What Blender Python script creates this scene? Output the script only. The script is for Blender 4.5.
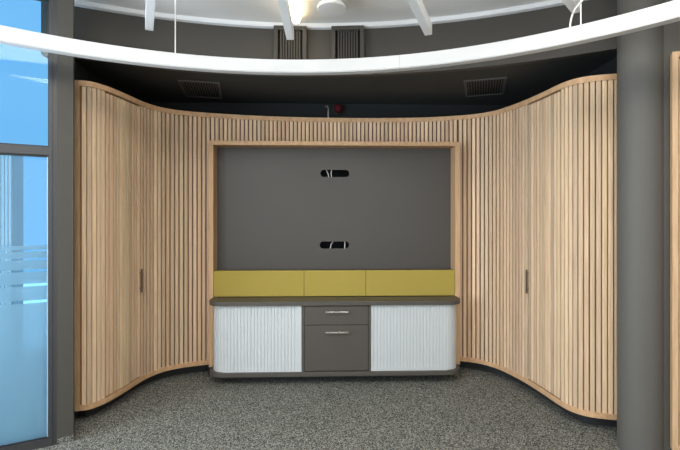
import bpy, bmesh, math, random
from mathutils import Vector, Matrix
random.seed(7)
for o in list(bpy.data.objects): bpy.data.objects.remove(o)
C = bpy.context.scene.collection
SC = bpy.context.scene
R = math.radians

# ------------------------------------------------------------------ camera, sky, lights, exposure
EYE = 1.56
cam = bpy.data.cameras.new('camera'); co = bpy.data.objects.new('camera', cam); C.objects.link(co)
co.location = (0, 0, EYE); co.rotation_euler = (R(90), 0, R(-1.8))
cam.sensor_width = 36; cam.lens = 440/680*36; cam.shift_y = -8/680; cam.clip_start = 0.05
SC.camera = co
SC.view_settings.view_transform = 'Standard'; SC.view_settings.look = 'None'
SC.view_settings.gamma = 1; SC.view_settings.use_curve_mapping = False
SC.view_settings.exposure = -0.26
W = bpy.data.worlds.new('sky'); SC.world = W; W.use_nodes = True
bg = W.node_tree.nodes['Background']
bg.inputs[0].default_value = (0.21, 0.54, 0.90, 1); bg.inputs[1].default_value = 1.25

def area(name, loc, rot, sx, sy, power, color, spread=180):
    l = bpy.data.lights.new(name, 'AREA'); l.shape = 'RECTANGLE'; l.size = sx; l.size_y = sy
    l.energy = power; l.color = color; l.spread = R(spread)
    o = bpy.data.objects.new(name, l); C.objects.link(o); o.location = loc; o.rotation_euler = rot
    return o
# fill lights added out of view, standing for assumed rear and side windows
for x in (-2.1, 0.0, 2.1):
    area('rear_fill', (x, -2.66, 1.75), (R(90), 0, 0), 1.5, 1.9, 38, (1.0, 0.95, 0.87))
area('left_fill', (-3.22, 1.0, 1.6), (R(90), 0, R(-90)), 2.4, 2.3, 215, (0.82, 0.91, 1.0))
# assumed overhead lights, added above the view and not seen
for x in (-1.2, 1.1):
    area('overhead_fill', (x, 1.0, 3.2), (0, 0, 0), 1.2, 1.2, 74, (1.0, 0.94, 0.85))

# added blue outdoor light along the glazed wall, to brighten paving and film
sl = bpy.data.lights.new('outdoor_fill', 'SUN'); sl.energy = 6.5; sl.color = (0.32, 0.69, 1.0); sl.angle = R(1)
so = bpy.data.objects.new('outdoor_fill', sl); C.objects.link(so); so.location = (-6, 2, 6)
so.rotation_euler = Vector((0.35, 0.21, -0.91)).to_track_quat('-Z', 'Y').to_euler()

# ------------------------------------------------------------------ materials
def mat(name, col, rough=0.6, metal=0.0, spec=0.5, bump=None, var=None, emit=None):
    m = bpy.data.materials.new(name); m.use_nodes = True; nt = m.node_tree
    b = nt.nodes['Principled BSDF']
    b.inputs['Base Color'].default_value = (*col, 1); b.inputs['Roughness'].default_value = rough
    b.inputs['Metallic'].default_value = metal; b.inputs['Specular IOR Level'].default_value = spec
    if emit:
        b.inputs['Emission Color'].default_value = (*emit[0], 1); b.inputs['Emission Strength'].default_value = emit[1]
    tc = nt.nodes.new('ShaderNodeTexCoord')
    if var:   # (scale, amount)
        n = nt.nodes.new('ShaderNodeTexNoise'); n.inputs['Scale'].default_value = var[0]; n.inputs['Detail'].default_value = 4
        nt.links.new(tc.outputs['Object'], n.inputs['Vector'])
        mx = nt.nodes.new('ShaderNodeMix'); mx.data_type = 'RGBA'
        mx.inputs[6].default_value = (*[c*(1-var[1]) for c in col], 1); mx.inputs[7].default_value = (*[min(1, c*(1+var[1])) for c in col], 1)
        nt.links.new(n.outputs['Fac'], mx.inputs[0]); nt.links.new(mx.outputs[2], b.inputs['Base Color'])
    if bump:  # (scale, strength)
        n2 = nt.nodes.new('ShaderNodeTexNoise'); n2.inputs['Scale'].default_value = bump[0]; n2.inputs['Detail'].default_value = 3
        nt.links.new(tc.outputs['Object'], n2.inputs['Vector'])
        bp = nt.nodes.new('ShaderNodeBump'); bp.inputs['Strength'].default_value = bump[1]; bp.inputs['Distance'].default_value = 0.003
        nt.links.new(n2.outputs['Fac'], bp.inputs['Height']); nt.links.new(bp.outputs['Normal'], b.inputs['Normal'])
    return m

def wood(name, c0, c1, tone=True, scale=(55, 55, 1.6), streak=None):
    m = bpy.data.materials.new(name); m.use_nodes = True; nt = m.node_tree; b = nt.nodes['Principled BSDF']
    b.inputs['Roughness'].default_value = 0.55; b.inputs['Specular IOR Level'].default_value = 0.35
    tc = nt.nodes.new('ShaderNodeTexCoord'); mp = nt.nodes.new('ShaderNodeMapping'); mp.inputs['Scale'].default_value = scale
    nt.links.new(tc.outputs['Object'], mp.inputs['Vector'])
    n = nt.nodes.new('ShaderNodeTexNoise'); n.inputs['Scale'].default_value = 1.6; n.inputs['Detail'].default_value = 6; n.inputs['Roughness'].default_value = 0.65
    nt.links.new(mp.outputs[0], n.inputs['Vector'])
    cr = nt.nodes.new('ShaderNodeValToRGB'); cr.color_ramp.elements[0].position = 0.32; cr.color_ramp.elements[1].position = 0.68
    cr.color_ramp.elements[0].color = (*c0, 1); cr.color_ramp.elements[1].color = (*c1, 1)
    nt.links.new(n.outputs['Fac'], cr.inputs[0])
    out = cr.outputs[0]
    if tone:
        at = nt.nodes.new('ShaderNodeAttribute'); at.attribute_name = 'tone'
        mx = nt.nodes.new('ShaderNodeMix'); mx.data_type = 'RGBA'; mx.blend_type = 'MULTIPLY'; mx.inputs[0].default_value = 1
        nt.links.new(out, mx.inputs[6]); nt.links.new(at.outputs['Color'], mx.inputs[7]); out = mx.outputs[2]
    nt.links.new(out, b.inputs['Base Color'])
    bp = nt.nodes.new('ShaderNodeBump'); bp.inputs['Strength'].default_value = 0.15; bp.inputs['Distance'].default_value = 0.002
    nt.links.new(n.outputs['Fac'], bp.inputs['Height']); nt.links.new(bp.outputs['Normal'], b.inputs['Normal'])
    return m

def carpet_mat():
    m = bpy.data.materials.new('carpet'); m.use_nodes = True; nt = m.node_tree; b = nt.nodes['Principled BSDF']
    b.inputs['Roughness'].default_value = 0.95; b.inputs['Specular IOR Level'].default_value = 0.1
    tc = nt.nodes.new('ShaderNodeTexCoord')
    n = nt.nodes.new('ShaderNodeTexVoronoi'); n.inputs['Scale'].default_value = 185
    n3 = nt.nodes.new('ShaderNodeTexNoise'); n3.inputs['Scale'].default_value = 3.5; n3.inputs['Detail'].default_value = 3
    for q in (n, n3): nt.links.new(tc.outputs['Object'], q.inputs['Vector'])
    cr = nt.nodes.new('ShaderNodeValToRGB'); e = cr.color_ramp.elements
    e[0].position = 0.12; e[0].color = (0.03, 0.032, 0.028, 1); e[1].position = 0.95; e[1].color = (0.35, 0.35, 0.312, 1)
    k = e.new(0.5); k.color = (0.090, 0.090, 0.079, 1)
    sp = nt.nodes.new('ShaderNodeSeparateColor'); nt.links.new(n.outputs['Color'], sp.inputs[0]); nt.links.new(sp.outputs[0], cr.inputs[0])
    mr = nt.nodes.new('ShaderNodeMapRange'); mr.inputs[3].default_value = 0.88; mr.inputs[4].default_value = 1.12
    nt.links.new(n3.outputs['Fac'], mr.inputs[0])
    mx = nt.nodes.new('ShaderNodeMix'); mx.data_type = 'RGBA'; mx.blend_type = 'MULTIPLY'; mx.inputs[0].default_value = 1
    nt.links.new(cr.outputs[0], mx.inputs[6]); nt.links.new(mr.outputs[0], mx.inputs[7])
    nt.links.new(mx.outputs[2], b.inputs['Base Color'])
    bp = nt.nodes.new('ShaderNodeBump'); bp.inputs['Strength'].default_value = 0.35; bp.inputs['Distance'].default_value = 0.006
    nt.links.new(n.outputs['Distance'], bp.inputs['Height']); nt.links.new(bp.outputs['Normal'], b.inputs['Normal'])
    return m

def glass_mat():
    m = bpy.data.materials.new('window_glass'); m.use_nodes = True; nt = m.node_tree; nt.nodes.clear()
    o = nt.nodes.new('ShaderNodeOutputMaterial'); t = nt.nodes.new('ShaderNodeBsdfTransparent'); g = nt.nodes.new('ShaderNodeBsdfGlossy')
    t.inputs[0].default_value = (0.86, 0.95, 1.0, 1); g.inputs['Roughness'].default_value = 0.02
    fr = nt.nodes.new('ShaderNodeFresnel'); fr.inputs[0].default_value = 1.45
    mx = nt.nodes.new('ShaderNodeMixShader'); mu = nt.nodes.new('ShaderNodeMath'); mu.operation = 'MULTIPLY'; mu.inputs[1].default_value = 0.35
    nt.links.new(fr.outputs[0], mu.inputs[0]); nt.links.new(mu.outputs[0], mx.inputs[0])
    nt.links.new(t.outputs[0], mx.inputs[1]); nt.links.new(g.outputs[0], mx.inputs[2]); nt.links.new(mx.outputs[0], o.inputs[0])
    return m
def film_mat():
    m = bpy.data.materials.new('frosted_film'); m.use_nodes = True; nt = m.node_tree; nt.nodes.clear()
    o = nt.nodes.new('ShaderNodeOutputMaterial'); t = nt.nodes.new('ShaderNodeBsdfTranslucent'); d = nt.nodes.new('ShaderNodeBsdfDiffuse')
    t.inputs[0].default_value = (0.92, 1.0, 1.0, 1); d.inputs[0].default_value = (0.75, 0.8, 0.85, 1)
    mx = nt.nodes.new('ShaderNodeMixShader'); mx.inputs[0].default_value = 0.0
    nt.links.new(t.outputs[0], mx.inputs[1]); nt.links.new(d.outputs[0], mx.inputs[2])
    tr = nt.nodes.new('ShaderNodeBsdfTransparent'); m2 = nt.nodes.new('ShaderNodeMixShader'); m2.inputs[0].default_value = 0.10
    nt.links.new(mx.outputs[0], m2.inputs[1]); nt.links.new(tr.outputs[0], m2.inputs[2]); nt.links.new(m2.outputs[0], o.inputs[0])
    return m

M = dict(
    slat=wood('oak_slat', (0.52, 0.368, 0.235), (0.72, 0.54, 0.375)),
    rail=wood('oak_rail', (0.46, 0.275, 0.145), (0.62, 0.40, 0.23), tone=False, scale=(14, 14, 14)),
    board=wood('oak_board', (0.46, 0.285, 0.15), (0.62, 0.41, 0.24), tone=False, scale=(50, 50, 2)),
    backing=mat('oak_backing', (0.20, 0.14, 0.10), 0.8, var=(30, 0.3)),
    paint=mat('taupe_paint', (0.066, 0.060, 0.051), 0.55, spec=0.35, bump=(160, 0.08), var=(2, 0.05)),
    pale_taupe=mat('column_taupe', (0.105, 0.100, 0.090), 0.6, spec=0.3, var=(2, 0.04)),  # paler taupe, used on the column only
    vent=mat('vent_grey', (0.085, 0.085, 0.082), 0.6),
    dark=mat('charcoal_paint', (0.045, 0.047, 0.045), 0.7, spec=0.3, var=(3, 0.08)),
    night=mat('near_black_paint', (0.016, 0.019, 0.021), 0.7, spec=0.3),
    plinth=mat('plinth_black', (0.02, 0.02, 0.021), 0.7),
    panel=mat('taupe_laminate', (0.065, 0.0585, 0.051), 0.42, spec=0.4, var=(4, 0.04)),
    lam=mat('cabinet_laminate', (0.076, 0.067, 0.057), 0.45, spec=0.4, var=(6, 0.04)),
    yellow=mat('mustard_felt', (0.37, 0.285, 0.065), 0.9, spec=0.15, bump=(420, 0.5), var=(300, 0.12)),
    tambour=mat('silver_white_tambour', (0.52, 0.545, 0.55), 0.35, spec=0.5),
    chrome=mat('brushed_nickel', (0.78, 0.75, 0.70), 0.25, metal=1.0),
    bronze=mat('dark_bronze', (0.15, 0.115, 0.09), 0.4, metal=0.6),
    white=mat('white_enamel', (0.82, 0.83, 0.84), 0.45, var=(8, 0.02)),
    ring=mat('ring_white', (0.60, 0.595, 0.58), 0.5, var=(6, 0.02)),
    ceil=mat('pale_ceiling_membrane', (0.87, 0.87, 0.86), 0.38, spec=0.45, var=(0.8, 0.04)),
    frame=mat('dark_grey_aluminium', (0.033, 0.032, 0.033), 0.45, spec=0.5),
    gasket=mat('black_gasket', (0.012, 0.012, 0.014), 0.6),
    bead=mat('pale_edge_seal', (0.30, 0.42, 0.55), 0.3),
    black=mat('shade_black', (0.008, 0.008, 0.008), 0.8),
    red=mat('red_lens', (0.09, 0.006, 0.010), 0.6, spec=0.2),
    cable=mat('white_cable', (0.72, 0.70, 0.66), 0.5),
    greycable=mat('grey_cable', (0.30, 0.30, 0.30), 0.5),
    glow_on=mat('warm_glow', (0.9, 0.85, 0.75), 0.5, emit=((1.0, 0.80, 0.50), 8.0)),  # emission stands in for uplight falling on the ceiling
    strip_off=mat('opal_strip', (0.8, 0.79, 0.76), 0.5),
    wallwhite=mat('white_wall', (0.72, 0.72, 0.70), 0.7, var=(2, 0.02)),
    ribbed=mat('ribbed_grey_cladding', (0.62, 0.60, 0.58), 0.6, var=(5, 0.05)),
    paving=mat('outdoor_paving', (0.78, 0.78, 0.77), 0.9, var=(6, 0.1)),
    carpet=carpet_mat(), glass=glass_mat(), film=film_mat(),
)

# ------------------------------------------------------------------ helpers
def wloc(o):
    v = Vector((0, 0, 0))
    while o is not None: v = v + o.location; o = o.parent
    return v
def obj(name, bm, m, parent=None, smooth=False, bev=None):
    """link a bmesh (in world coordinates) as one mesh object"""
    if parent is not None: bmesh.ops.translate(bm, verts=bm.verts, vec=-wloc(parent))
    bmesh.ops.recalc_face_normals(bm, faces=bm.faces)
    me = bpy.data.meshes.new(name); bm.to_mesh(me); bm.free()
    me.materials.append(M[m] if isinstance(m, str) else m)
    if smooth:
        for p in me.polygons: p.use_smooth = True
    o = bpy.data.objects.new(name, me); C.objects.link(o); o.parent = parent
    if bev:
        b = o.modifiers.new('bevel', 'BEVEL'); b.width = bev; b.segments = 2; b.limit_method = 'ANGLE'; b.angle_limit = R(40)
    return o
def tag(o, label, cat, group=None):
    o['label'] = label; o['category'] = cat
    if group: o['group'] = group
    return o
def struct(name, bm, m, parent=None, **k):
    o = obj(name, bm, m, parent, **k)
    if parent is None: o['kind'] = 'structure'
    return o
def empty(name, loc=(0, 0, 0)):
    o = bpy.data.objects.new(name, None); C.objects.link(o); o.location = loc; o.empty_display_size = 0.1
    return o
def B(): return bmesh.new()
def box(bm, a, b):
    x0, y0, z0 = a; x1, y1, z1 = b
    v = [bm.verts.new(p) for p in ((x0,y0,z0),(x1,y0,z0),(x1,y1,z0),(x0,y1,z0),(x0,y0,z1),(x1,y0,z1),(x1,y1,z1),(x0,y1,z1))]
    for f in ((3,2,1,0),(4,5,6,7),(0,1,5,4),(1,2,6,5),(2,3,7,6),(3,0,4,7)): bm.faces.new([v[i] for i in f])
    return bm
def bx(a, b): return box(B(), a, b)
def prism(bm, pts, z0, z1):
    lo = [bm.verts.new((x, y, z0)) for x, y in pts]; hi = [bm.verts.new((x, y, z1)) for x, y in pts]
    n = len(pts); fs = [bm.faces.new(lo[::-1]), bm.faces.new(hi)]
    for i in range(n): fs.append(bm.faces.new((lo[i], lo[(i+1) % n], hi[(i+1) % n], hi[i])))
    return fs
def tube(bm, pts, r, n=8):
    pts = [Vector(p) for p in pts]; rings = []
    for i, p in enumerate(pts):
        d = (pts[min(i+1, len(pts)-1)] - pts[max(i-1, 0)]).normalized()
        u = d.cross(Vector((0, 0, 1)) if abs(d.z) < 0.9 else Vector((1, 0, 0))).normalized(); w = d.cross(u)
        rings.append([bm.verts.new(p + r*(math.cos(2*math.pi*k/n)*u + math.sin(2*math.pi*k/n)*w)) for k in range(n)])
    for a, b in zip(rings, rings[1:]):
        for k in range(n): bm.faces.new((a[k], a[(k+1) % n], b[(k+1) % n], b[k]))
    bm.faces.new(rings[0][::-1]); bm.faces.new(rings[-1])
    return bm
def lathe(bm, prof, c, n=40):
    """prof: (radius, z) from bottom to top, around a vertical axis at c"""
    rings = []
    for r, z in prof:
        rings.append([bm.verts.new((c[0] + r*math.cos(2*math.pi*k/n), c[1] + r*math.sin(2*math.pi*k/n), c[2] + z)) for k in range(n)])
    for a, b in zip(rings, rings[1:]):
        for k in range(n): bm.faces.new((a[k], a[(k+1) % n], b[(k+1) % n], b[k]))
    bm.faces.new(rings[0][::-1]); bm.faces.new(rings[-1])
    return bm
class Path:
    """smooth plan curve, sampled by arc length; normal points to the room"""
    def __init__(self, pts, n=24):
        P = [Vector((x, y)) for x, y in pts]; P = [2*P[0]-P[1]] + P + [2*P[-1]-P[-2]]
        self.p = []
        for i in range(1, len(P)-2):
            for k in range(n):
                t = k/n; a, b, c, d = P[i-1:i+3]
                self.p.append(0.5*((2*b) + (c-a)*t + (2*a-5*b+4*c-d)*t*t + (3*b-a-3*c+d)*t**3))
        self.p.append(P[-2]); self.s = [0.0]
        for a, b in zip(self.p, self.p[1:]): self.s.append(self.s[-1] + (b-a).length)
        self.L = self.s[-1]
    def at(self, s):
        s = min(max(s, 0), self.L); i = 0
        lo, hi = 0, len(self.s)-2
        while lo < hi:
            mid = (lo+hi+1)//2
            if self.s[mid] <= s: lo = mid
            else: hi = mid-1
        i = lo; t = (s-self.s[i])/max(1e-9, self.s[i+1]-self.s[i])
        d0 = (self.p[min(i+1, len(self.p)-1)] - self.p[max(i-1, 0)]).normalized()
        d1 = (self.p[min(i+2, len(self.p)-1)] - self.p[i]).normalized()
        d = (d0*(1-t) + d1*t).normalized()
        return self.p[i].lerp(self.p[i+1], t), d, Vector((d.y, -d.x))
    def s_of(self, f):
        """first arc length at which f(point) turns true"""
        for p, s in zip(self.p, self.s):
            if f(p): return s
def sweep(bm, path, s0, s1, off0, off1, z0, z1, step=0.02):
    n = max(2, int((s1-s0)/step)); rows = []
    for i in range(n+1):
        p, d, nn = path.at(s0 + (s1-s0)*i/n)
        a = p + nn*off0; b = p + nn*off1
        rows.append([bm.verts.new(v) for v in ((a.x,a.y,z0),(b.x,b.y,z0),(b.x,b.y,z1),(a.x,a.y,z1))])
    for a, b in zip(rows, rows[1:]):
        for k in range(4): bm.faces.new((a[k], a[(k+1) % 4], b[(k+1) % 4], b[k]))
    bm.faces.new(rows[0][::-1]); bm.faces.new(rows[-1])
    return bm

# ------------------------------------------------------------------ the room shell
CX, CY, RAD = -0.20, -0.44, 4.30        # the round ceiling
SOF, CEIL = 2.80, 3.235
def arc(r, a0, a1, n=72): return [(CX + r*math.sin(a0+(a1-a0)*i/n), CY + r*math.cos(a0+(a1-a0)*i/n)) for i in range(n+1)]
struct('floor', bx((-3.6, -3.0, -0.1), (3.7, 5.0, 0.0)), 'carpet')
struct('wall_back', bx((-2.6, 4.82, 0), (2.7, 5.0, SOF)), 'night')
AL, AR = R(-27), R(37)
bm = B(); prism(bm, [(-3.4, -2.85), (3.6, -2.85), (3.6, 2.25), (2.5, 2.80)] + arc(RAD+0.06, AR, AL) + [(-2.0, 3.3), (-1.90, 3.16), (-3.355, 2.42), (-3.4, 2.37)], CEIL, CEIL+0.08)
struct('ceiling', bm, 'ceil')
# curved bulkhead between round ceiling and low soffit
bm = B(); prism(bm, arc(RAD, AL, AR) + arc(RAD+0.06, AR, AL), SOF, CEIL); struct('bulkhead', bm, 'paint')
bm = B(); prism(bm, arc(RAD+0.0595, AL, AR) + [(2.42, 5.0), (-2.24, 5.0)], SOF, SOF+0.08); struct('soffit', bm, 'dark')
# white lip at the top of the bulkhead
def ring_band(bm, c, prof, a0, a1, n=120):
    rows = []
    for i in range(n+1):
        a = a0 + (a1-a0)*i/n
        rows.append([bm.verts.new((c[0]+r*math.sin(a), c[1]+r*math.cos(a), z)) for r, z in prof])
    k = len(prof)
    for a, b in zip(rows, rows[1:]):
        for j in range(k): bm.faces.new((a[j], a[(j+1) % k], b[(j+1) % k], b[j]))
    bm.faces.new(rows[0][::-1]); bm.faces.new(rows[-1])
    return bm
struct('trim_1', ring_band(B(), (CX, CY), [(RAD-0.0005, 3.20), (RAD-0.0005, CEIL), (RAD-0.05, CEIL), (RAD-0.035, 3.205)], AL, AR), 'white')

# pilaster on the left with the return that runs behind the slatted cabinet
ux, uy = 0.891, 0.454                   # direction of the angled glazed wall
bm = B(); prism(bm, [(-1.8425, 3.074), (-1.765, 3.130), (-1.772, 3.155), (-1.875, 3.27), (-2.02, 3.30)], 0, CEIL)
struct('wall_left', bm, 'paint')
bm = B(); prism(bm, [(-1.876, 3.2705), (-1.97, 3.40), (-2.02, 3.8), (-2.02, 4.82), (-2.2, 4.82), (-2.2, 3.7), (-2.021, 3.3005)], 0, SOF); struct('wall_recess', bm, 'night')
bm = B(); prism(bm, [(-1.839, 3.0705), (-1.760, 3.1275), (-1.7645, 3.1335), (-1.8435, 3.0765)], 0, 0.04); struct('baseboard_left', bm, 'carpet')

# round column on the right and the wall beside it
bm = B(); lathe(bm, [(0.138, 0), (0.138, 0.02), (0.138, CEIL-0.02), (0.138, CEIL)], (2.112, 2.886, 0), 64)
col = struct('column', bm, 'pale_taupe')
vx, vy = 0.891, -0.454                  # direction of the angled wall on the right
w0 = (2.165, 2.758)
def rw(s, d): return (w0[0] + vx*s - vy*d, w0[1] + vy*s + vx*d)   # s along, d behind
bm = B(); prism(bm, [rw(0, 0), rw(1.45, 0), (3.48, -2.7), (3.6, -2.7), (3.6, 2.3), rw(0.06, 0.9), rw(0.06, 0.12)], 0, CEIL); struct('wall_right', bm, 'paint')
bm = B(); prism(bm, [(2.35, 2.95), (2.4, 4.82), (2.3, 4.82), (2.24, 3.02)], 0, SOF); struct('wall_alcove', bm, 'night')

# unseen rear and left walls; window openings added where the fill lights stand
bm = B()
xs = [-3.4, -2.85, -1.35, -0.75, 0.75, 1.35, 2.85, 3.6]
for i in range(7):
    if i % 2 == 0: box(bm, (xs[i], -2.85, 0), (xs[i+1], -2.7, CEIL))
    else:
        box(bm, (xs[i], -2.85, 0), (xs[i+1], -2.7, 0.8)); box(bm, (xs[i], -2.85, 2.7), (xs[i+1], -2.7, CEIL))
struct('wall_rear', bm, 'wallwhite')
bm = B()
box(bm, (-3.4, -2.7, 0), (-3.26, -0.3, CEIL)); box(bm, (-3.4, 2.25, 0), (-3.26, 2.37, CEIL))
box(bm, (-3.4, -0.3, 0), (-3.26, 2.25, 0.4)); box(bm, (-3.4, -0.3, 2.75), (-3.26, 2.25, CEIL))
struct('wall_side', bm, 'wallwhite')
# unseen slabs added to keep the outdoor fill out of the added openings
bm = B(); box(bm, (-4.9, -4.6, 2.75), (3.6, -2.86, 2.85)); box(bm, (-4.9, -2.855, 2.75), (-3.405, 1.9, 2.85)); struct('light_blocker', bm, 'wallwhite')

# ------------------------------------------------------------------ glazed wall on the left
g0 = (-1.868, 3.060)
def gp(s, d): return (g0[0] - ux*s - uy*d, g0[1] - uy*s + ux*d)   # s along to the left, d outwards
def gbox(bm, s0, s1, d0, d1, z0, z1): prism(bm, [gp(s0, d0), gp(s0, d1), gp(s1, d1), gp(s1, d0)], z0, z1); return bm
win = empty('window_1', (*gp(0.8, 0), 0)); win['kind'] = 'structure'
GL = 1.6
bm = B()
gbox(bm, -0.028, 0.000, 0.004, 0.10, 0, 3.12); gbox(bm, 0.000, 0.018, 0, 0.10, 0, 3.12)                  # right jamb
gbox(bm, GL-0.06, GL, 0, 0.10, 0, 3.12)
gbox(bm, 0.018, GL-0.06, 0, 0.10, 0, 0.052)                # sill
gbox(bm, 0.018, GL-0.06, 0, 0.10, 3.055, 3.12)             # head
gbox(bm, 0.018, GL-0.06, 0, 0.10, 1.981, 2.036)            # transom
obj('window_frame', bm, 'frame', win)
bm = B()
for z0, z1 in ((0.052, 1.981), (2.036, 3.055)):
    gbox(bm, 0.018, 0.024, 0.012, 0.05, z0, z1); gbox(bm, 0.024, GL-0.06, 0.012, 0.05, z0, z0+0.009); gbox(bm, 0.024, GL-0.06, 0.012, 0.05, z1-0.012, z1)
obj('gasket', bm, 'gasket', win)
obj('edge_seal', gbox(B(), 0.024, 0.030, 0.012, 0.022, 0.062, 1.968), 'bead', win)
obj('lower_pane', gbox(B(), 0.024, GL-0.06, 0.026, 0.038, 0.061, 1.969), 'glass', win)
obj('upper_pane', gbox(B(), 0.024, GL-0.06, 0.026, 0.038, 2.045, 3.043), 'glass', win)
bm = B()
for z0, z1 in ((0.061, 0.980), (0.998, 1.094), (1.111, 1.191), (1.207, 1.270), (1.283, 1.327), (1.340, 1.367)):
    v = [bm.verts.new((*gp(s, 0.0245), z)) for s, z in ((0.031, z0), (GL-0.06, z0), (GL-0.06, z1), (0.031, z1))]; bm.faces.new(v)
obj('frosted_film', bm, 'film', win)
bm = B(); gbox(bm, -0.028, GL, 0, 0.12, 3.12, CEIL); struct('wall_header', bm, 'paint')

# outside: paving and a ribbed grey cladding wall beyond the glass
struct('ground', bx((-12, 0, -0.25), (-2.25, 12, -0.12)), 'paving')
bm = B(); box(bm, (-7.5, 5.03, -0.12), (-3.5, 5.2, 2.34))
for k in range(100): box(bm, (-7.5+k*0.04, 5.018, -0.12), (-7.468+k*0.04, 5.03, 2.34))
struct('cladding_wall', bm, 'ribbed')

# ------------------------------------------------------------------ the curved slatted joinery
path = Path([(-1.925, 3.365), (-1.84, 3.375), (-1.78, 3.41), (-1.73, 3.50), (-1.697, 3.62), (-1.668, 3.77), (-1.64, 3.95), (-1.60, 4.08), (-1.53, 4.20),
             (-1.42, 4.29), (-1.30, 4.345), (-1.18, 4.385), (-1.02, 4.43), (-0.78, 4.485), (-0.50, 4.53), (-0.15, 4.56), (0.2, 4.57), (0.6, 4.562),
             (0.92, 4.535), (1.15, 4.49), (1.32, 4.435), (1.46, 4.375), (1.57, 4.29), (1.655, 4.16), (1.71, 4.0), (1.745, 3.85), (1.77, 3.70), (1.79, 3.53),
             (1.805, 3.37), (1.835, 3.25), (1.89, 3.175), (1.97, 3.13), (2.07, 3.10), (2.19, 3.075)])
SA = path.s_of(lambda p: p.x > -1.137); SB = path.s_of(lambda p: p.x > 1.32)
PITCH = 0.0412
TONES = [(1.0, 1.0, 1.0), (1.08, 1.08, 1.06), (0.93, 0.92, 0.90), (1.02, 0.96, 0.93), (0.98, 1.02, 1.0), (1.12, 1.10, 1.04), (0.88, 0.88, 0.88), (1.0, 0.95, 0.95)]
def slats(bm, s0, s1, z0, z1, face=-0.008, depth=0.022, w=0.0298):
    lay = bm.loops.layers.float_color.get('tone') or bm.loops.layers.float_color.new('tone')
    n = max(1, round((s1-s0)/PITCH)); pt = (s1-s0)/n
    for i in range(n):
        p, d, nn = path.at(s0 + (i+0.5)*pt); b = 0.0025; t = random.choice(TONES); j = random.uniform(0.86, 1.12); t = (t[0]*j, t[1]*j, t[2]*j, 1)
        prof = [(-w/2, face-depth), (-w/2, face-b), (-w/2+b, face), (w/2-b, face), (w/2, face-b), (w/2, face-depth)]
        pts = [p + d*x + nn*y for x, y in prof]
        for f in prism(bm, [(q.x, q.y) for q in pts], z0, z1):
            for l in f.loops: l[lay] = t
    return bm
Z0, Z1 = 0.10, 2.59
def slat_cabinet(name, label, s0, s1, d0, d1, post_at, handle_s):
    p, d, nn = path.at((s0+s1)/2); root = empty(name, (p.x, p.y, 0)); tag(root, label, 'cabinet', 'curved slatted cabinets')
    a = s0 + (0.070 if post_at == 0 else 0); e = s1
    obj('bottom_rail', sweep(B(), path, a, e, -0.045, 0, Z0, Z0+0.04), 'rail', root)
    obj('top_rail', sweep(B(), path, a, e, -0.045, 0, Z1-0.042, Z1), 'rail', root)
    if post_at == 0: obj('end_post', sweep(B(), path, s0, a, -0.05, 0.001, Z0, Z1), 'board', root)
    obj('backing_panel', sweep(B(), path, a, e, -0.045, -0.0305, Z0+0.04, Z1-0.042), 'backing', root)
    bm = B(); slats(bm, a+0.008, d0-0.003, Z0+0.04, Z1-0.042); slats(bm, d1+0.003, e, Z0+0.04, Z1-0.042); obj('slats', bm, 'slat', root)
    door = obj('door', slats(B(), d0+0.003, d1-0.003, Z0+0.05, Z1-0.056, face=-0.0065), 'slat', root)
    p, d, nn = path.at(handle_s); bm = B()
    for z in (0.93, 1.07): 
        q0 = p + nn*-0.010; q1 = p + nn*0.010; tube(bm, [(q0.x, q0.y, z), (q1.x, q1.y, z)], 0.004, 8)
    c = [p + d*x + nn*y for x, y in ((-0.006, 0.008), (0.006, 0.008), (0.006, 0.018), (-0.006, 0.018))]
    prism(bm, [(v.x, v.y) for v in c], 0.895, 1.10); obj('handle', bm, 'bronze', door)['label'] = 'slim dark vertical pull handle'
    obj('plinth', sweep(B(), path, a+0.02, e, -0.17, -0.12, 0, Z0), 'plinth', root)
    return root
sL0 = path.s_of(lambda p: p.y > 3.51); sL1 = path.s_of(lambda p: p.y > 3.955)
sR0 = path.s_of(lambda p: p.x > 1.5 and p.y < 3.80); sR1 = path.s_of(lambda p: p.x > 1.5 and p.y < 3.36)
slat_cabinet('slatted_cabinet', 'curved oak slatted cabinet beside the tall window, left of the grey media niche', 0, SA-0.014, sL0, sL1, 0, sL1-0.012)
slat_cabinet('slatted_cabinet', 'curved oak slatted cabinet beside the round grey column, right of the grey media niche', SB+0.014, path.L, sR0, sR1, 1, sR0+0.012)
FT = 2.30
p, d, nn = path.at((SA+SB)/2); hd = empty('slatted_header', (p.x, p.y, FT)); tag(hd, 'shallow curved band of oak slats above the grey media niche', 'wall panel')
obj('top_rail', sweep(B(), path, SA-0.012, SB+0.012, -0.045, 0, Z1-0.042, Z1), 'rail', hd)
obj('slats', slats(B(), SA-0.012, SB+0.012, FT, Z1-0.042), 'slat', hd)
obj('backing_panel', sweep(B(), path, SA-0.012, SB+0.012, -0.045, -0.0305, FT, Z1-0.042), 'backing', hd)

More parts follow.
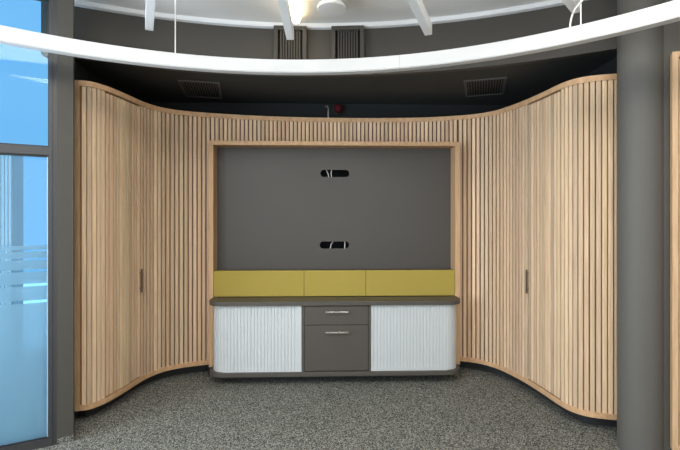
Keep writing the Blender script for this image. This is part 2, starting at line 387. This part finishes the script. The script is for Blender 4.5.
# ------------------------------------------------------------------ media niche: oak frame, grey back panel with two cable slots
FX0, FX1, FY, BY = -1.137, 1.320, 4.300, 4.462
IX0, IX1 = FX0+0.043, FX1-0.048
ni = empty('media_niche', ((FX0+FX1)/2, FY, 0.10)); tag(ni, 'oak framed wall niche with plain grey back panel and two oval cable slots', 'wall niche')
obj('frame_side', bx((FX0, FY, 0.105), (IX0, 4.50, FT-0.04)), 'board', ni, bev=0.002)
obj('frame_side', bx((IX1, FY, 0.105), (FX1, 4.50, FT-0.04)), 'board', ni, bev=0.002)
obj('frame_top', bx((FX0, FY, FT-0.04), (FX1, 4.52, FT)), 'rail', ni, bev=0.002)
def holed_panel(name, x0, x1, z0, z1, y, th, holes, m, parent):
    cu = bpy.data.curves.new(name, 'CURVE'); cu.dimensions = '2D'; cu.fill_mode = 'BOTH'; cu.extrude = th/2
    def sp(pts):
        s = cu.splines.new('POLY'); s.points.add(len(pts)-1); s.use_cyclic_u = True
        for q, (px, pz) in zip(s.points, pts): q.co = (px, pz, 0, 1)
    sp([(x0, z0), (x1, z0), (x1, z1), (x0, z1)])
    for cx, cz, L, h in holes:
        r = h/2; pts = []
        for k in range(13): a = -math.pi/2 + math.pi*k/12; pts.append((cx+L/2-r+r*math.cos(a), cz+r*math.sin(a)))
        for k in range(13): a = math.pi/2 + math.pi*k/12; pts.append((cx-L/2+r+r*math.cos(a), cz+r*math.sin(a)))
        sp(pts)
    t = bpy.data.objects.new('tmp', cu); C.objects.link(t); bpy.context.view_layer.update()
    me = bpy.data.meshes.new_from_object(t.evaluated_get(bpy.context.evaluated_depsgraph_get()))
    bpy.data.objects.remove(t)
    bm = B(); bm.from_mesh(me); bpy.data.meshes.remove(me)
    bmesh.ops.transform(bm, matrix=Matrix.Translation((0, y+th/2, 0)) @ Matrix.Rotation(R(90), 4, 'X'), verts=bm.verts)
    return obj(name, bm, m, parent)
HX = 0.088
holed_panel('back_panel', IX0, IX1, 0.72, FT-0.04, BY, 0.02, [(HX, 2.002, 0.295, 0.072), (HX-0.004, 1.276, 0.300, 0.072)], 'panel', ni)
# cables hanging behind the slots
def cable(name, label, pts, r, m='cable', cat='cable', group=None):
    P = Path3(pts); return tag(obj(name, tube(B(), P, r, 8), m, smooth=True), label, cat, group)
def Path3(pts, n=8):
    V = [Vector(p) for p in pts]; V = [2*V[0]-V[1]] + V + [2*V[-1]-V[-2]]; out = []
    for i in range(1, len(V)-2):
        for k in range(n):
            t = k/n; a, b, c, d = V[i-1:i+3]
            out.append(0.5*((2*b) + (c-a)*t + (2*a-5*b+4*c-d)*t*t + (3*b-a-3*c+d)*t**3))
    out.append(V[-2]); return out
cable('data_cable', 'thin pale cable seen left of its neighbour through both oval slots', [(-0.03, 4.515, 2.24), (0.0, 4.512, 2.05), (0.03, 4.512, 1.95), (0.09, 4.515, 1.5), (0.07, 4.512, 1.31), (0.045, 4.512, 1.24), (0.03, 4.515, 0.80)], 0.0045)
cable('data_cable', 'thin pale cable seen right of its neighbour through both oval slots', [(0.045, 4.530, 2.24), (0.055, 4.512, 2.05), (0.06, 4.512, 1.95), (0.17, 4.515, 1.5), (0.19, 4.512, 1.31), (0.19, 4.512, 1.24), (0.18, 4.515, 0.80)], 0.0045)

# three mustard felt boards standing on the worktop in the niche opening
for x0, x1, lab in ((IX0+0.002, -0.2175, 'wide mustard felt pinboard above the left white shutter, left of the short one'),
                    (-0.2145, 0.3875, 'short mustard felt pinboard in the middle, above the drawers'),
                    (0.3905, IX1-0.002, 'wide mustard felt pinboard above the right white shutter, right of the short one')):
    pb = empty('pinboard', ((x0+x1)/2, 4.33, 0.785)); tag(pb, lab, 'pinboard', 'mustard pinboards')
    obj('felt_cover', bx((x0, 4.308, 0.785), (x1, 4.33, 1.037)), 'yellow', pb, bev=0.003)
    obj('top_ledge', bx((x0, 4.3305, 1.012), (x1, BY-0.001, 1.030)), 'lam', pb)

# ------------------------------------------------------------------ low cabinet with rounded ends
CX0, CX1, CF, CB = -1.098, 1.281, 4.06, 4.2985
def rounded(x0, x1, yf, yb, r, n=14):
    pts = [(x0, yb)]
    pts += [(x0+r-r*math.cos(math.pi/2*k/n), yf+r-r*math.sin(math.pi/2*k/n)) for k in range(n+1)]
    pts += [(x1-r+r*math.sin(math.pi/2*k/n), yf+r-r*math.cos(math.pi/2*k/n)) for k in range(n+1)]
    return pts + [(x1, yb)]
sb = empty('low_cabinet', ((CX0+CX1)/2, 4.18, 0)); tag(sb, 'long grey media cabinet with rounded ends, white sliding shutters and two middle drawers', 'cabinet')
bm = B(); prism(bm, rounded(CX0, CX1, CF, CB, 0.13), 0.741, 0.781); obj('worktop', bm, 'lam', sb, bev=0.003)
bm = B(); prism(bm, rounded(CX0+0.004, CX1-0.004, CF+0.004, CB, 0.13), 0.087, 0.127); obj('base_board', bm, 'lam', sb, bev=0.003)
bm = B(); box(bm, (-0.2265, 4.088, 0.127), (-0.203, CB, 0.741)); box(bm, (0.394, 4.088, 0.127), (0.4175, CB, 0.741))
box(bm, (-0.203, 4.28, 0.127), (0.394, CB, 0.741)); obj('carcass', bm, 'lam', sb)
obj('plinth', bx((CX0+0.14, 4.27, 0), (CX1-0.14, CB, 0.087)), 'plinth', sb)
# the plinth that closes the foot of the wall under the niche frame
struct('baseboard_back', bx((FX0-0.02, 4.36, 0), (FX1+0.02, 4.40, 0.10)), 'plinth')
class Poly(Path):
    def __init__(self, pts):
        self.p = [Vector(q) for q in pts]; self.s = [0.0]
        for a, b in zip(self.p, self.p[1:]): self.s.append(self.s[-1] + (b-a).length)
        self.L = self.s[-1]
def tambour(x_end, x_in, side):
    r = 0.115; yf = 4.092; n = 16
    # always runs left to right so that the normal faces the room
    if side < 0: pts = [(x_end, CB), (x_end, yf+r+0.03)] + [(x_end+r-r*math.cos(math.pi/2*k/n), yf+r-r*math.sin(math.pi/2*k/n)) for k in range(n+1)] + [(x_in, yf)]
    else: pts = [(x_in, yf)] + [(x_end-r+r*math.sin(math.pi/2*k/n), yf+r-r*math.cos(math.pi/2*k/n)) for k in range(n+1)] + [(x_end, yf+r+0.03), (x_end, CB)]
    P = Poly(pts); root = None
    nr = round(P.L/0.031); pt = P.L/nr; rows = []; bm = B()
    for i in range(nr):
        for fr, o in ((0.0, -0.0045), (0.06, -0.0045), (0.12, -0.0005), (0.3, 0.0006), (0.72, 0.0006), (0.92, -0.0005), (0.97, -0.0045)):
            p, d, nn = P.at((i+fr)*pt); a = p + nn*o; b = p - nn*0.012
            rows.append([bm.verts.new(v) for v in ((a.x, a.y, 0.1275), (a.x, a.y, 0.7405), (b.x, b.y, 0.7405), (b.x, b.y, 0.1275))])
    for a, b in zip(rows, rows[1:]):
        for k in range(4): bm.faces.new((a[k], a[(k+1) % 4], b[(k+1) % 4], b[k]))
    bm.faces.new(rows[0]); bm.faces.new(rows[-1][::-1])
    sh = obj('sliding_shutter', bm, 'tambour', sb)
    xa, xb = (x_in-0.034, x_in-0.001) if side < 0 else (x_in+0.001, x_in+0.016)
    obj('grip_strip', bx((xa, yf-0.006, 0.1275), (xb, yf-0.0005, 0.7405)), 'tambour', sh, bev=0.002)
    obj('guide_rail', bx((min(x_end-side*r, x_in), yf-0.010, 0.1275), (max(x_end-side*r, x_in), yf-0.0065, 0.1355)), 'tambour', sh)
tambour(-1.064, -0.2275, -1); tambour(1.249, 0.4185, 1)
for z0, z1, hz in ((0.560, 0.733, 0.682), (0.134, 0.555, 0.494)):
    dr = obj('drawer', bx((-0.199, 4.082, z0), (0.390, 4.27, z1)), 'lam', sb, bev=0.0015)
    bm = B()
    for x in (0.02, 0.185): tube(bm, [(x, 4.083, hz), (x, 4.056, hz)], 0.005, 8)
    box(bm, (-0.004, 4.049, hz-0.0075), (0.209, 4.058, hz+0.0075)); obj('handle', bm, 'chrome', dr, bev=0.002)['label'] = 'straight brushed metal bar handle'

# ------------------------------------------------------------------ slatted oak panel at the right edge
def rp(s, d): return (2.158 + vx*s - vy*d, 2.677 + vy*s + vx*d)
def rbox(bm, s0, s1, d0, d1, z0, z1): prism(bm, [rp(s0, d0), rp(s1, d0), rp(s1, d1), rp(s0, d1)], z0, z1); return bm
PL = 1.1
pn = empty('slatted_screen', (*rp(PL/2, 0), 0.10)); tag(pn, 'oak framed slatted panel at the right edge, beyond the round grey column', 'wall panel')
obj('frame_side', rbox(B(), 0, 0.032, 0, 0.06, 0.10, 2.59), 'board', pn, bev=0.002)
obj('frame_side', rbox(B(), PL-0.035, PL, 0, 0.06, 0.10, 2.59), 'board', pn, bev=0.002)
obj('frame_top', rbox(B(), 0.032, PL-0.035, 0, 0.06, 2.555, 2.59), 'rail', pn, bev=0.002)
obj('frame_bottom', rbox(B(), 0.032, PL-0.035, 0, 0.06, 0.10, 0.135), 'rail', pn, bev=0.002)
obj('backing_panel', rbox(B(), 0.032, PL-0.035, 0.045, 0.06, 0.135, 2.555), 'backing', pn)
bm = B(); lay = bm.loops.layers.float_color.new('tone')
for k in range(24):
    a = 0.040 + k*0.0412; t = random.choice(TONES)
    for f in prism(bm, [rp(a, 0.024), rp(a+0.0285, 0.024), rp(a+0.0285, 0.045), rp(a, 0.045)], 0.135, 2.555):
        for l in f.loops: l[lay] = (*t, 1)
obj('slats', bm, 'slat', pn)

# ------------------------------------------------------------------ ceiling fittings
# square air diffusers in the dark soffit
def diffuser(cx, cy, rot, label):
    root = empty('ceiling_vent', (cx, cy, SOF)); tag(root, label, 'vent', 'soffit air vents')
    w, h = 0.185, 0.275
    bm = B()
    for a, b in (((-w, -h), (w, -h+0.025)), ((-w, h-0.025), (w, h)), ((-w, -h+0.025), (-w+0.025, h-0.025)), ((w-0.025, -h+0.025), (w, h-0.025))):
        box(bm, (cx+a[0], cy+a[1], SOF-0.010), (cx+b[0], cy+b[1], SOF-0.0005))
    obj('frame', bm, 'vent', root)
    bm = B()
    for k in range(13):
        x = -w+0.04 + k*(2*w-0.08)/12
        box(bm, (cx+x-0.004, cy-h+0.025, SOF-0.009), (cx+x+0.004, cy+h-0.025, SOF-0.002))
    obj('louvres', bm, 'vent', root)
    obj('duct_shade', bx((cx-w+0.025, cy-h+0.025, SOF-0.0018), (cx+w-0.025, cy+h-0.025, SOF-0.0006)), 'black', root)  # black sheet standing in for the shaded duct
    root.rotation_euler = (0, 0, rot)
diffuser(-1.21, 4.32, R(10.5), 'dark louvred air vent in the soffit above the left slatted cabinet')
diffuser(1.515, 4.16, R(-19.5), 'dark louvred air vent in the soffit above the right slatted cabinet')

# upright grilles in the curved bulkhead
def grille(x, label):
    a = math.asin((x-CX)/RAD); root = empty('wall_grille', (0, 0, 0)); tag(root, label, 'grille', 'bulkhead grilles')
    bm = B(); hw = 0.141; iw = 0.106; t = 3.208; s = 3.174; lo = 2.86
    box(bm, (-hw, -0.055, lo), (-iw, 0.0, t)); box(bm, (iw, -0.055, lo), (hw, 0.0, t)); box(bm, (-iw, -0.055, s), (iw, 0.0, t)); box(bm, (-iw, -0.055, lo), (iw, 0.0, lo+0.03))
    obj('frame', bm, 'paint', root, bev=0.002)
    obj('duct_shade', bx((-iw, -0.008, lo+0.03), (iw, -0.002, s)), 'black', root)  # black sheet for the shade behind the blades
    bm = B()
    for k in range(8):
        c = -iw + 0.026 + k*(2*iw-0.052)/7; box(bm, (c-0.0065, -0.045, lo+0.03), (c+0.0065, -0.012, s))
    obj('blades', bm, 'paint', root)
    root.location = (CX + (RAD-0.004)*math.sin(a), CY + (RAD-0.004)*math.cos(a), 0); root.rotation_euler = (0, 0, -a)
grille(-0.312, 'upright grey grille in the curved bulkhead, behind the tip of a white light bar')
grille(0.190, 'upright grey grille in the curved bulkhead, below the round white ceiling disc')

# round white disc on the ceiling
ds = empty('ceiling_disc', (0.040, 3.325, CEIL)); tag(ds, 'round white domed disc fitting hanging under the pale ceiling', 'ceiling fitting')
obj('dome', lathe(B(), [(0.104, 3.128), (0.110, 3.132), (0.110, 3.140), (0.100, 3.160), (0.076, 3.178), (0.040, 3.190), (0.022, 3.194)], (0.040, 3.325, 0), 48), 'white', ds, smooth=False)
obj('stem', lathe(B(), [(0.020, 3.1945), (0.020, CEIL-0.008), (0.035, CEIL-0.0075), (0.035, CEIL-0.0002)], (0.040, 3.325, 0), 24), 'white', ds)

# red alarm beacon and a loose cable above the slatted header
al = empty('alarm_beacon', (0.128, 4.82, 2.735)); tag(al, 'small red alarm beacon on the dark wall above the slatted header', 'alarm')
bm = B(); lathe(bm, [(0.056, 0.0005), (0.056, 0.03), (0.05, 0.035)], (0, 0, 0), 28); bmesh.ops.transform(bm, matrix=Matrix.Translation((0.128, 4.82, 2.735)) @ Matrix.Rotation(R(90), 4, 'X'), verts=bm.verts); obj('base', bm, 'dark', al)
bm = B(); lathe(bm, [(0.046, 0.0355), (0.046, 0.06), (0.038, 0.078), (0.02, 0.086)], (0, 0, 0), 28); bmesh.ops.transform(bm, matrix=Matrix.Translation((0.128, 4.82, 2.735)) @ Matrix.Rotation(R(90), 4, 'X'), verts=bm.verts); obj('lens', bm, 'red', al)
cable('loose_cable', 'grey cable rising behind the slatted header beside the red beacon', [(0.022, 4.64, 2.40), (0.022, 4.64, 2.60), (0.022, 4.66, 2.70), (0.014, 4.72, 2.75), (-0.01, 4.815, 2.76)], 0.007, 'greycable')

# big white ring luminaire
RX, RY, RR = -0.284, 0.340, 2.829
rg = empty('ring_lamp', (RX, RY, 2.60)); tag(rg, 'large white suspended ring lamp sweeping across the top of the view', 'lamp')
obj('ring_body', ring_band(B(), (RX, RY), [(RR, 2.604), (RR+0.068, 2.604), (RR+0.068, 2.690), (RR, 2.690)], 0, 2*math.pi, 200), 'ring', rg)
obj('lower_diffuser', ring_band(B(), (RX, RY), [(RR+0.004, 2.598), (RR+0.064, 2.598), (RR+0.064, 2.6035), (RR+0.004, 2.6035)], 0, 2*math.pi, 200), 'ring', rg)
def on_ring(x): return (x, RY + math.sqrt((RR+0.034)**2 - (x-RX)**2))
a = math.asin((0.51-RX)/RR); bm = bx((-0.0012, RR-0.0008, 2.606), (0.0012, RR+0.001, 2.689)); bmesh.ops.transform(bm, matrix=Matrix.Translation((RX, RY, 0)) @ Matrix.Rotation(-a, 4, 'Z'), verts=bm.verts); obj('joint', bm, 'greycable', rg)['label'] = 'thin grey joint line across the inner face'
q = on_ring(-1.05); obj('suspension_cable', tube(B(), [(*q, 2.6895), (*q, CEIL)], 0.0042, 8), 'cable', rg)
q = on_ring(1.513); obj('suspension_cable', tube(B(), [(*q, 2.6895), (*q, CEIL)], 0.0042, 8), 'cable', rg)
q = on_ring(1.468); e = on_ring(1.513); obj('power_cord', tube(B(), Path3([(q[0], q[1], 2.689), (q[0]+0.003, q[1], 2.735), (q[0]+0.02, q[1]-0.01, 2.80), (e[0]+0.01, e[1]-0.02, 2.855), (e[0]+0.04, e[1]-0.03, 2.93), (e[0]+0.05, e[1], CEIL)]), 0.006, 8), 'cable', rg, smooth=True)

# radial white light bars hung above the ring
HC = Vector((-0.27, 0.817)); BL = 2.0
def make_bar():
    root = empty('light_bar', (0, 0, 0))
    obj('bar_body', bx((-0.026, 0, 2.850), (0.026, BL, 2.928)), 'white', root, bev=0.002)
    obj('light_strip', bx((-0.018, 0.02, 2.9285), (0.018, BL-0.02, 2.934)), 'strip_off', root)
    l = area('ceiling_fill', (0, 1.1, 2.936), (R(180), 0, 0), 0.03, 1.5, 4.0, (1.0, 0.95, 0.88)); l.parent = root  # fill added to lift the ceiling; the bars show no such glow
    for y in (0.15, 0.85): obj('hanger', tube(B(), [(0, y, 2.928), (0, y, CEIL)], 0.004, 8), 'cable', root)
    return root
def place_bar(o, end, label):
    d = Vector(end) - HC; a = math.atan2(d.x, d.y); dn = d.normalized(); p = Vector(end) - dn*BL
    o.location = (p.x, p.y, 0); o.rotation_euler = (0, 0, -a); tag(o, label, 'lamp', 'radial light bars')
    return o
def copy_tree(o):
    c = o.copy(); C.objects.link(c)
    for ch in list(o.children):
        k = ch.copy(); C.objects.link(k); k.parent = c
    return c
bar = place_bar(make_bar(), (-1.223, 3.083), 'white radial light bar beside the thin cable, leftmost of the four bars')
place_bar(copy_tree(bar), (0.726, 3.103), 'white radial light bar ending right of the two bulkhead grilles, before the curved wall')
place_bar(copy_tree(bar), (1.585, 2.734), 'white light bar beside the looped power cord near the round column')
place_bar(copy_tree(bar), (-0.262, 3.217), 'white light bar below the warm ceiling glow, its tip before a grille')
# emissive strip added for the uplight glow on the ceiling above that bar
gl = empty('ceiling_glow', (-0.245, 3.35, CEIL)); tag(gl, 'warm uplight glow on the ceiling above the light bar, left of the white disc', 'lamp')
bm = B(); prism(bm, [(-0.300, 2.9), (-0.192, 2.9), (-0.190, 3.35), (-0.205, 3.60), (-0.225, 3.68), (-0.250, 3.70), (-0.275, 3.68), (-0.292, 3.60)], CEIL-0.055, CEIL-0.043); obj('glowing_strip', bm, 'glow_on', gl)
obj('glow_bracket', bx((-0.27, 2.95, CEIL-0.0425), (-0.22, 3.5, CEIL-0.0003)), 'white', gl)
